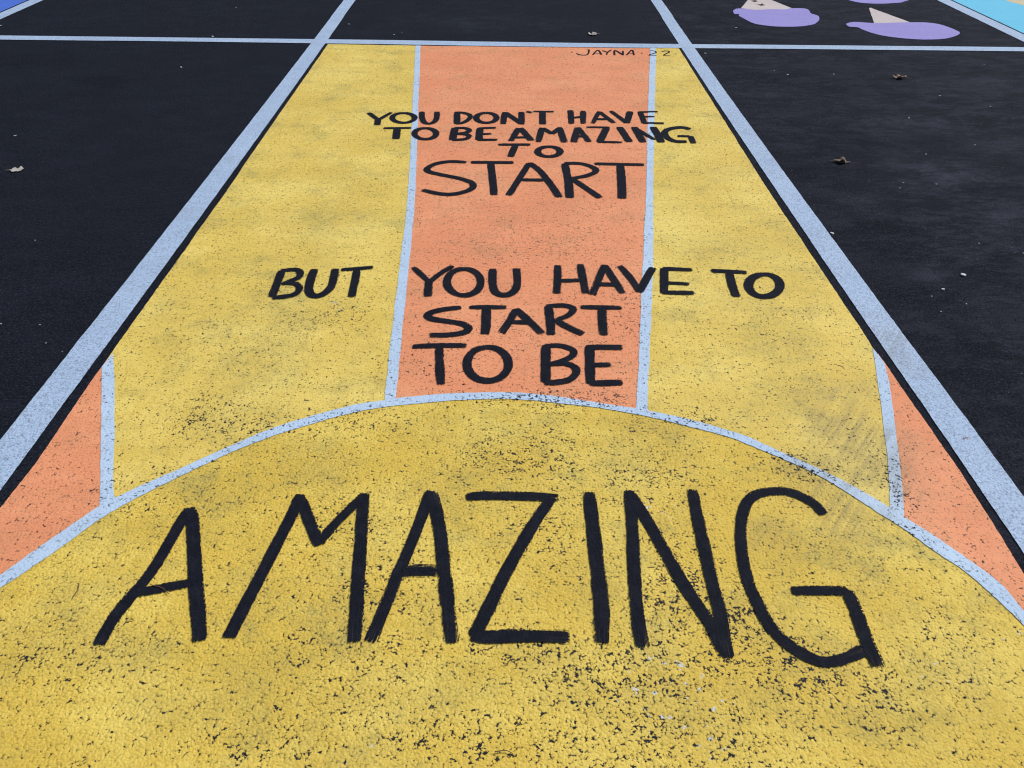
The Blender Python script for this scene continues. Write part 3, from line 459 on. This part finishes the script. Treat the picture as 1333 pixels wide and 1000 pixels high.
def lettering_material():
    n = NT('black_brush_paint')
    h = n.relief()
    edge, dry, u, v = n.attr('edge'), n.attr('dry'), n.attr('along'), n.attr('across')
    comb = n.t.nodes.new('ShaderNodeCombineXYZ')
    n.link(u, comb.inputs[0]); n.link(v, comb.inputs[1])
    mp = n.vec('MULTIPLY', comb.outputs[0], (9, 330, 1))
    hairs = n.noise(1.0, 3, .6, mp)
    rag = n.noise(230, 3, .65)
    cov = n.math('MULTIPLY_ADD', edge, .16, .40)
    cov = n.math('ADD', cov, n.math('MULTIPLY_ADD', rag, -3.2, 1.6))
    cov = n.math('SUBTRACT', cov, n.math('MULTIPLY', dry, n.ramp(hairs, .42, .66, 0, 3.4)))
    cov = n.math('ADD', cov, n.math('MULTIPLY', n.math('SUBTRACT', h, .4), .35))
    thin = n.math('MULTIPLY', n.ramp(n.noise(125, 3, .7, off=(3, 5, 0)), .60, .70), n.ramp(n.noise(11, 3, .6), .42, .66, 0, 1.6))
    cov = n.math('SUBTRACT', cov, n.math('MULTIPLY', thin, n.ramp(edge, 3, 14, 1.0, .75)))
    alpha = n.ramp(cov, .30, .52)
    c = n.mix(n.ramp(n.noise(30, 4, .6), .4, .75), (0.0075, 0.0095, 0.0175), (0.013, 0.016, 0.026))
    c = n.mix(n.math('MULTIPLY', n.ramp(hairs, .48, .72), n.ramp(dry, .05, .4, .1, .75)), c, (.075, .06, .055))
    n.put(n.bsdf.inputs['Base Color'], c)
    n.bsdf.inputs['Roughness'].default_value = .75
    n.bsdf.inputs['Specular IOR Level'].default_value = .08
    n.bump(n.coarse, .5, .004)
    tr = n.t.nodes.new('ShaderNodeBsdfTransparent')
    mx = n.t.nodes.new('ShaderNodeMixShader')
    n.link(alpha, mx.inputs[0]); n.link(tr.outputs[0], mx.inputs[1]); n.link(n.bsdf.outputs[0], mx.inputs[2])
    n.link(mx.outputs[0], n.out.inputs['Surface'])
    return n.m

def plain_material(name, a, b, scale, rough=.7):
    n = NT(name)
    c = n.mix(n.ramp(n.noise(scale, 4, .65), .35, .68), a, b)
    n.put(n.bsdf.inputs['Base Color'], c)
    n.bsdf.inputs['Roughness'].default_value = rough
    return n.m

M_ASPHALT = asphalt_material()
M_YELLOW = paint_material('yellow_paint', (0.90, 0.72, 0.19), (0.78, 0.58, 0.115), .480, .275)
M_SUN = paint_material('golden_sun_paint', (0.90, 0.70, 0.150), (0.76, 0.54, 0.08), .488, .26, dirt_amount=1.15, bump=.85)
M_CORAL = paint_material('coral_paint', (0.90, 0.385, 0.195), (0.83, 0.315, 0.152), .474, .26, dirt=(0.42, 0.24, 0.12), dirt_amount=.8)
M_PALE = paint_material('pale_blue_line_paint', (0.55, 0.72, 0.93), (0.49, 0.66, 0.88), .455, .30, dirt=(0.36, 0.48, 0.66), dirt_amount=.5, chips=False)
M_STRIPE = paint_material('worn_stripe_paint', (0.49, 0.65, 0.89), (0.44, 0.595, 0.83), .36, .14, dirt=(0.30, 0.37, 0.50), dirt_amount=.6, chips=False, grainy=.8, bump=.7)
M_BLUE = paint_material('strong_blue_paint', (0.07, 0.18, 0.72), (0.065, 0.165, 0.68), .16, .08, dirt_amount=0, chips=False)
M_CYAN = paint_material('bright_cyan_paint', (0.14, 0.62, 0.90), (0.13, 0.58, 0.86), .16, .06, dirt_amount=0, chips=False)
M_CREAM = paint_material('cream_paint', (0.66, 0.60, 0.40), (0.62, 0.56, 0.37), .16, .06, dirt_amount=0, chips=False)
M_LILAC = paint_material('lilac_paint', (0.33, 0.305, 0.71), (0.31, 0.285, 0.68), .17, .06, dirt_amount=0, chips=False)
M_CONE = paint_material('off_white_cone_paint', (0.66, 0.60, 0.60), (0.62, 0.56, 0.56), .17, .06, dirt=(.4, .36, .34), dirt_amount=.4, chips=False)
M_BLACK = lettering_material()
M_LEAF_PALE = plain_material('bleached_leaf', (.52, .50, .46), (.36, .34, .31), 90)
M_LEAF_TAN = plain_material('dry_tan_leaf', (.27, .20, .155), (.12, .075, .055), 80)
M_LEAF_BROWN = plain_material('dry_brown_leaf', (.12, .06, .04), (.06, .03, .022), 80)
M_TWIG = plain_material('brown_twig', (.20, .11, .05), (.12, .07, .04), 200)
M_GRIT = plain_material('pale_grit', (.70, .74, .78), (.34, .37, .41), 25, .6)

# ------------------------------------------------------------------ object helpers
def link_mesh(name, verts, faces, mat, parent=None, attrs=None, smooth=False):
    me = bpy.data.meshes.new(name)
    me.from_pydata(verts, [], faces)
    for k, vals in (attrs or {}).items():
        a = me.attributes.new(k, 'FLOAT', 'POINT')
        a.data.foreach_set('value', vals)
    if smooth: me.polygons.foreach_set('use_smooth', [True] * len(me.polygons))
    me.materials.append(mat)
    me.update()
    o = bpy.data.objects.new(name, me)
    col.objects.link(o)
    if parent: o.parent = parent
    return o

def tag(o, label=None, cat=None, group=None, kind=None):
    if label: o['label'] = label
    if cat: o['category'] = cat
    if group: o['group'] = group
    if kind: o['kind'] = kind
    return o

def empty(name, loc=(0, 0, 0)):
    o = bpy.data.objects.new(name, None)
    o.empty_display_size = .05
    o.location = loc
    col.objects.link(o)
    return o

def resample(p, step=None, n=None):
    p = [Vector(q[:2]) for q in p]
    s = [0.0]
    for a, b in zip(p, p[1:]): s.append(s[-1] + (b - a).length)
    n = n or max(2, int(s[-1] / step) + 1)
    out, j = [], 0
    for i in range(n):
        t = s[-1] * i / (n - 1)
        while j < len(p) - 2 and s[j + 1] < t: j += 1
        L = s[j + 1] - s[j]
        out.append(p[j].lerp(p[j + 1], (t - s[j]) / L if L else 0))
    return out

def catmull(p, sub=10):
    p = [Vector(q) for q in p]
    if len(p) < 3: return p
    q = [p[0] * 2 - p[1]] + p + [p[-1] * 2 - p[-2]]
    out = []
    for i in range(1, len(q) - 2):
        a, b, c, e = q[i - 1:i + 3]
        for k in range(sub):
            t = k / sub
            out.append(.5 * ((2 * b) + (c - a) * t + (2 * a - 5 * b + 4 * c - e) * t * t + (3 * b - a - 3 * c + e) * t ** 3))
    out.append(p[-1])
    return out

def wob(p, k, amp, f=40):
    return noise.noise(Vector((p.x * f, p.y * f, k))) * amp

def ribbon(name, left, right, z, mat, parent=None, step=.008, rag=.0012):
    """painted line between two traced edges"""
    ln = max(sum((Vector(b) - Vector(a)).length for a, b in zip(e, e[1:])) for e in (left, right))
    n = int(ln / step) + 2
    L, R = resample(catmull(left), n=n), resample(catmull(right), n=n)
    vs, fs = [], []
    for i in range(n):
        a, b = L[i], R[i]
        e = (b - a).normalized()
        a = a + e * (wob(a, 1.3, rag, 70) + wob(a, 5.1, rag * 1.3, 9))
        b = b + e * (wob(b, 7.7, rag, 70) + wob(b, 2.9, rag * 1.3, 9))
        vs += [(a.x, a.y, z), (b.x, b.y, z)]
        if i: fs.append((2 * i - 2, 2 * i - 1, 2 * i + 1, 2 * i))
    nrm = (Vector(vs[1]) - Vector(vs[0])).cross(Vector(vs[2]) - Vector(vs[0]))
    if nrm.z < 0: fs = [f[::-1] for f in fs]
    return link_mesh(name, vs, fs, mat, parent)

def sheet(name, outline, z, mat, parent=None, step=.01, rag=.0014, smooth_outline=False):
    """painted field with a slightly unsteady hand-cut edge and the thickness of its coat"""
    p = [Vector(q) for q in outline]
    if smooth_outline: p = catmull(p + [p[0]], 6)[:-1]
    p = p + [p[0]]
    pts = []
    for a, b in zip(p, p[1:]):
        k = max(1, int((b - a).length / step))
        for i in range(k):
            q = a.lerp(b, i / k)
            if not pts or (q - pts[-1]).length > 1e-5: pts.append(q)
    pts = [q + Vector((wob(q, .5, rag, 60) + wob(q, 3.5, rag * 1.5, 8), wob(q, 9.5, rag, 60) + wob(q, 6.5, rag * 1.5, 8))) for q in pts]
    area = sum(a.x * b.y - b.x * a.y for a, b in zip(pts, pts[1:] + pts[:1]))
    if area < 0: pts.reverse()
    n = len(pts)
    vs = [(q.x, q.y, z) for q in pts] + [(q.x, q.y, .0002) for q in pts]
    fs = [tuple(range(n))] + [(i, i + n, (i + 1) % n + n, (i + 1) % n) for i in range(n)]
    return link_mesh(name, vs, fs, mat, parent)

# ------------------------------------------------------------------ ground
S = 400.0
tag(link_mesh('asphalt_ground', [(-S, -S, 0), (S, -S, 0), (S, S, 0), (-S, S, 0)], [(0, 1, 2, 3)], M_ASPHALT), kind='structure')

# ------------------------------------------------------------------ painted fields of the bay
ZP, ZL, ZT = .0015, .003, .0045
FIELDS = [
    ('yl', M_YELLOW, 'long yellow painted field left of the coral band, bearing the word BUT'),
    ('co', M_CORAL, 'coral painted band down the middle of the bay under most of the words'),
    ('yr', M_YELLOW, 'long yellow painted field right of the coral band, with scuff marks near the arc'),
    ('cl', M_CORAL, 'coral painted corner wedge at the left edge beside the pale arc'),
    ('cr', M_CORAL, 'coral painted corner wedge at the right edge beside the pale arc'),
    ('sun', M_SUN, 'big speckled yellow half sun at the bottom under the giant word AMAZING'),
]
for key, m, lab in FIELDS:
    tag(sheet('painted_field', PANELS[key], ZP, m), lab, 'painted field', 'painted fields of the mural')

for key, lab in (('L1', 'pale blue painted line along the left side of the coral band'),
                 ('L2', 'pale blue painted line along the right side of the coral band'),
                 ('L3', 'short pale blue painted line edging the left coral corner wedge'),
                 ('L4', 'short pale blue painted line edging the right coral corner wedge')):
    tag(ribbon('painted_line', *LINES[key], ZL, M_PALE, step=.005, rag=.002), lab, 'painted line', 'pale lines of the mural')
tag(ribbon('painted_arc', *LINES['ARC'], ZL + .0004, M_PALE, step=.004, rag=.002), 'long pale blue painted arc over the yellow half sun', 'painted line', 'pale lines of the mural')

# ------------------------------------------------------------------ parking stripes
def extended(edge, y0, y1):
    return [(edge[0][0], y1)] + list(edge) + [(edge[-1][0], y0)]
Y0, Y1 = -3.0, 13.0
for key, lab in (('S1', 'long pale parking stripe running along the left side of the mural'),
                 ('S2', 'long pale parking stripe running along the right side of the mural')):
    L, R = STRIPES[key]
    tag(ribbon('parking_stripe', extended(L, Y0, Y1), extended(R, Y0, Y1), ZL, M_STRIPE, step=.01), lab, 'parking stripe', 'parking stripes')
for x0, x1, lab in ((-4.190, -4.076, 'pale parking stripe in the far left corner beside the strong blue field'),
                    (4.054, 4.180, 'pale parking stripe in the far right corner beside the cyan field')):
    tag(ribbon('parking_stripe', [(x0, Y1), (x0, Y0)], [(x1, Y1), (x1, Y0)], ZL, M_STRIPE, step=.02), lab, 'parking stripe', 'parking stripes')
U, D = TRANSVERSE
U = [(-9.5, U[0][1])] + U + [(9.5, U[-1][1])]
D = [(-9.5, D[0][1])] + D + [(9.5, D[-1][1])]
tag(ribbon('cross_stripe', U, D, ZL + .0004, M_STRIPE, step=.01), 'pale stripe crossing the whole view along the far end of the mural', 'parking stripe', 'parking stripes')

# ------------------------------------------------------------------ paintings in the neighbouring bays
tag(sheet('painted_field', [(-6.75, 6.55), (-4.215, 6.55), (-4.215, 11.6), (-6.75, 11.6)], ZP, M_BLUE),
    'strong blue painted field in the far left corner of the view', 'painted field')
bay = tag(sheet('painted_field', [(4.205, 6.55), (4.90, 6.55), (4.90, 7.6), (4.72, 8.15), (4.72, 11.6), (4.205, 11.6)], ZP, M_CYAN),
    'bright cyan painted field in the far right corner beside a stripe', 'painted field')
tag(sheet('painted_field', [(4.903, 6.55), (6.75, 6.55), (6.75, 11.6), (4.723, 11.6), (4.723, 8.15), (4.903, 7.6)], ZP, M_CREAM),
    'cream painted field in the top right corner beyond the cyan', 'painted field')

ICE_LABELS = ['lilac painted ice cream beside the right stripe, with brown leaves on its cone',
              'lilac painted ice cream with an empty cone, closest to the cyan field',
              'lilac painted ice cream cut by the top edge of the view, between two others']
for (scoop, cone), lab in zip(ICE, ICE_LABELS):
    cx = sum(p[0] for p in scoop) / len(scoop); cy = sum(p[1] for p in scoop) / len(scoop)
    t = tag(empty('painted_ice_cream', (cx, cy, 0)), lab, 'painted ice cream', 'painted ice creams in the next bay')
    sh = lambda pts: [(x - cx, y - cy) for x, y in pts]
    sheet('scoop', sh(scoop), ZL, M_LILAC, t, smooth_outline=True, rag=.004)
    sheet('cone', sh(cone), ZP, M_CONE, t, rag=.003)

# ------------------------------------------------------------------ brush lettering
def letter(strokes, width, parent, ox, oy):
    vs, fs = [], []
    A = dict(edge=[], dry=[], along=[], across=[])
    NX = 8
    for k, (ctrl, ws, dry) in enumerate(strokes):
        base = catmull(ctrl)
        ln = sum((b - a).length for a, b in zip(base, base[1:]))
        pts = resample(base, n=max(12, int(ln / .006)))
        n = len(pts)
        hw0 = width * ws * .5 * 1.06
        z0 = ZT + .0003 * k
        u0 = random.uniform(0, 50)
        v0 = len(vs)
        for i, p in enumerate(pts):
            t = (pts[min(i + 1, n - 1)] - pts[max(i - 1, 0)]).normalized()
            nn = Vector((-t.y, t.x))
            s = ln * i / (n - 1)
            hw = hw0 * (1 + wob(p, k + u0, .10, 14) + wob(p, k + 2 + u0, .05, 50))
            if ws * width > .02: hw *= .86 + .14 * min(1, s / .03)     # the brush spreads after it lands
            end = min(s, ln - s)
            for j in range(NX + 1):
                a = j / NX * 2 - 1
                q = p + nn * (hw * a)
                vs.append((q.x - ox, q.y - oy, z0 + .00022 * i / n))
                side = hw * (1 - abs(a))
                e = min(side, end * 1.0)
                if side < hw * .5 and end < hw * .5:                 # rounded corners
                    dx, dy = hw * .5 - side, hw * .5 - end
                    e = hw * .5 - math.hypot(dx, dy)
                scale = min(1.0, width / .03)
                A['edge'].append(e * 1000 / scale)
                A['dry'].append(dry * (math.exp(-(ln - s) / .035) * .9 + math.exp(-s / .02) * .35 + .22 * abs(a) ** 3 + .10))
                A['along'].append(s + u0)
                A['across'].append(hw * a + u0)
            if i:
                r0, r1 = v0 + (i - 1) * (NX + 1), v0 + i * (NX + 1)
                for j in range(NX): fs.append((r0 + j, r1 + j, r1 + j + 1, r0 + j + 1))
        a, b, c = (Vector(vs[v]) for v in fs[-1][:3])
        if (b - a).cross(c - a).z < 0:
            m = (n - 1) * NX
            fs[-m:] = [f[::-1] for f in fs[-m:]]
    return link_mesh('letter', vs, fs, M_BLACK, parent, A)

for lab, width, letters in WORDS:
    allp = [p for L in letters for st in L for p in st[0]]
    ox = sum(p[0] for p in allp) / len(allp); oy = sum(p[1] for p in allp) / len(allp)
    small = width < .02
    t = tag(empty('painted_signature' if small else 'painted_word', (ox, oy, 0)), lab, 'signature' if small else 'painted word',
            None if small else 'painted words of the motto')
    for L in letters:
        letter(L, width, t, ox, oy)

# ------------------------------------------------------------------ fallen leaves, twigs and grit
def make_leaf(loc, length, wid, rot, mat, label, curl=.25, lobes=3, seed=0, group='dead leaves on the ground', fold=0.0):
    rnd = random.Random(seed)
    root = tag(empty('dead_leaf', (loc[0], loc[1], .002)), label, 'leaf', group)
    root.rotation_euler = (0, 0, rot)
    n, rings = 56, 5
    ph = rnd.uniform(0, 6)
    ring = []
    for i in range(n):
        a = 2 * math.pi * i / n
        r = .72 + .28 * math.cos(2 * lobes * a + .4) * (abs(math.sin(a)) ** .4) + .05 * rnd.uniform(-1, 1)
        ring.append((math.cos(a) * length * .5 * (.75 + .25 * r), math.sin(a) * wid * .5 * r))
    def h(x, y):
        u, v = x / length * 2, y / wid * 2
        return length * (curl * (.45 * v * v + .35 * u * u * (1 + .5 * math.sin(ph)) + .12 * math.sin(4 * u + ph) * v + .08 * math.sin(7 * v + 3 * u)) + fold * abs(v))
    vs, fs = [], []
    for side in (0, 1):
        off = 0.0 if side else .0007
        vs.append((0, 0, h(0, 0) + off))
        for k in range(1, rings + 1):
            for x, y in ring:
                x2, y2 = x * k / rings, y * k / rings
                vs.append((x2, y2, h(x2, y2) + off))
    B = 1 + rings * n
    for side in (0, 1):
        b = side * B
        for i in range(n):
            j = (i + 1) % n
            f = [(b, b + 1 + i, b + 1 + j)]
            for k in range(rings - 1):
                f.append((b + 1 + k * n + i, b + 1 + (k + 1) * n + i, b + 1 + (k + 1) * n + j, b + 1 + k * n + j))
            fs += f if not side else [q[::-1] for q in f]
    for i in range(n):
        j = (i + 1) % n
        o = 1 + (rings - 1) * n
        fs.append((o + i, B + o + i, B + o + j, o + j))
    link_mesh('blade', vs, fs, mat, root, smooth=True)
    tube('stem', [(-length * .42, 0, h(-length * .42, 0) + .001), (-length * .62, wid * .03, length * .06), (-length * .8, wid * .12, .004)], .0011, mat, root)
    return root

def tube(name, pts, r, mat, parent=None, sides=6):
    pts = [Vector(p) for p in pts]
    vs, fs = [], []
    for i, p in enumerate(pts):
        t = (pts[min(i + 1, len(pts) - 1)] - pts[max(i - 1, 0)]).normalized()
        a = t.cross(Vector((0, 0, 1))).normalized(); b = t.cross(a)
        rr = r * (1 - .35 * i / len(pts))
        for k in range(sides):
            an = 2 * math.pi * k / sides
            q = p + (a * math.cos(an) + b * math.sin(an)) * rr
            vs.append(tuple(q))
        if i:
            for k in range(sides):
                fs.append(((i - 1) * sides + k, (i - 1) * sides + (k + 1) % sides, i * sides + (k + 1) % sides, i * sides + k))
    fs.append(tuple(range(sides))[::-1]); fs.append(tuple(range((len(pts) - 1) * sides, len(pts) * sides)))
    return link_mesh(name, vs, fs, mat, parent, smooth=True)

make_leaf(LEAVES[0], .068, .075, math.radians(20), M_LEAF_PALE, 'bleached pale lobed leaf on the black asphalt at the left edge', .18, 3, 1)
make_leaf(LEAVES[1], .075, .085, math.radians(200), M_LEAF_PALE, 'pale lobed leaf on the asphalt just beyond the cross stripe', .3, 3, 4)
make_leaf(LEAVES[2], .088, .056, math.radians(-12), M_LEAF_TAN, 'curled brown leaf nearer the right stripe, on the black asphalt', .55, 2, 6)
make_leaf(LEAVES[3], .094, .064, math.radians(170), M_LEAF_TAN, 'curled tan leaf on the asphalt below the second lilac ice cream', .5, 2, 9)
make_leaf(LEAVES[4], .055, .06, math.radians(-20), M_LEAF_BROWN, 'small dark brown leaf lying higher on the off-white cone', .25, 2, 12)
make_leaf(LEAVES[5], .065, .05, math.radians(-8), M_LEAF_BROWN, 'small dark brown leaf lying lower on the off-white cone', .25, 2, 15)
x, y = BITS['orange']
make_leaf((x, y), .014, .010, .3, plain_material('rusty_leaf_scrap', (.30, .13, .05), (.16, .07, .03), 300), 'tiny rusty leaf scrap lying on the right parking stripe', .3, 2, 20)

def needle(a, b, label, r=.0012, bend=.004):
    mid = ((a[0] + b[0]) / 2 + bend, (a[1] + b[1]) / 2 + bend)
    q = [(p[0], p[1], .0075) for p in catmull([a, mid, b], 5)]
    tag(tube('pine_needle', q, r, M_TWIG), label, 'pine needle', 'thin brown needles on the paint')
needle(*BITS['needle'], 'thin brown needle lying across the bar of the first giant A')
needle(*BITS['needle2'], 'thin brown needle on the bare yellow at the bottom edge')
needle(*BITS['twig'], 'thin brown needle on the yellow left of the giant A', .0015)

def make_grit(r, seed):
    rnd = random.Random(seed)
    bm = bmesh.new()
    bmesh.ops.create_icosphere(bm, subdivisions=1, radius=1)
    for v in bm.verts:
        v.co = v.co * rnd.uniform(.75, 1.15)
        v.co.z = v.co.z * .45
        v.co.x *= 1.25
    me = bpy.data.meshes.new('pebble'); bm.to_mesh(me); bm.free()
    me.materials.append(M_GRIT)
    return me
grit_meshes = [make_grit(1, s) for s in range(5)]
for i, (x, y, r) in enumerate(PEBBLES):
    o = bpy.data.objects.new('pebble', grit_meshes[i % 5])
    if i > 2: r *= random.uniform(.40, .80)
    o.scale = (r * random.uniform(.8, 1.4), r, r * random.uniform(.6, 1))
    o.rotation_euler = (0, 0, random.uniform(0, 6.28))
    o.location = (x, y, r * .4)
    col.objects.link(o)
    lab = {0: 'largest white pebble, on the black asphalt at the right', 1: 'second largest white pebble, below left of the largest one',
           2: 'white pebble touching the outer edge of the right parking stripe'}.get(i, (
        'tiny pale grit on asphalt beyond the cross stripe, left of the ice creams' if y > 6.45 and x < 1.2 else
        'tiny pale speck of grit on the asphalt among the lilac ice creams' if y > 6.45 else
        'tiny pale speck of grit on the black asphalt left of the mural' if x < 0 else
        'tiny pale grit on black asphalt right of the mural, near the brown leaves' if y > 3.6 else
        'tiny pale speck of grit on the black asphalt near the largest white pebble'))
    tag(o, lab, 'pebble', 'pale grit on the asphalt')
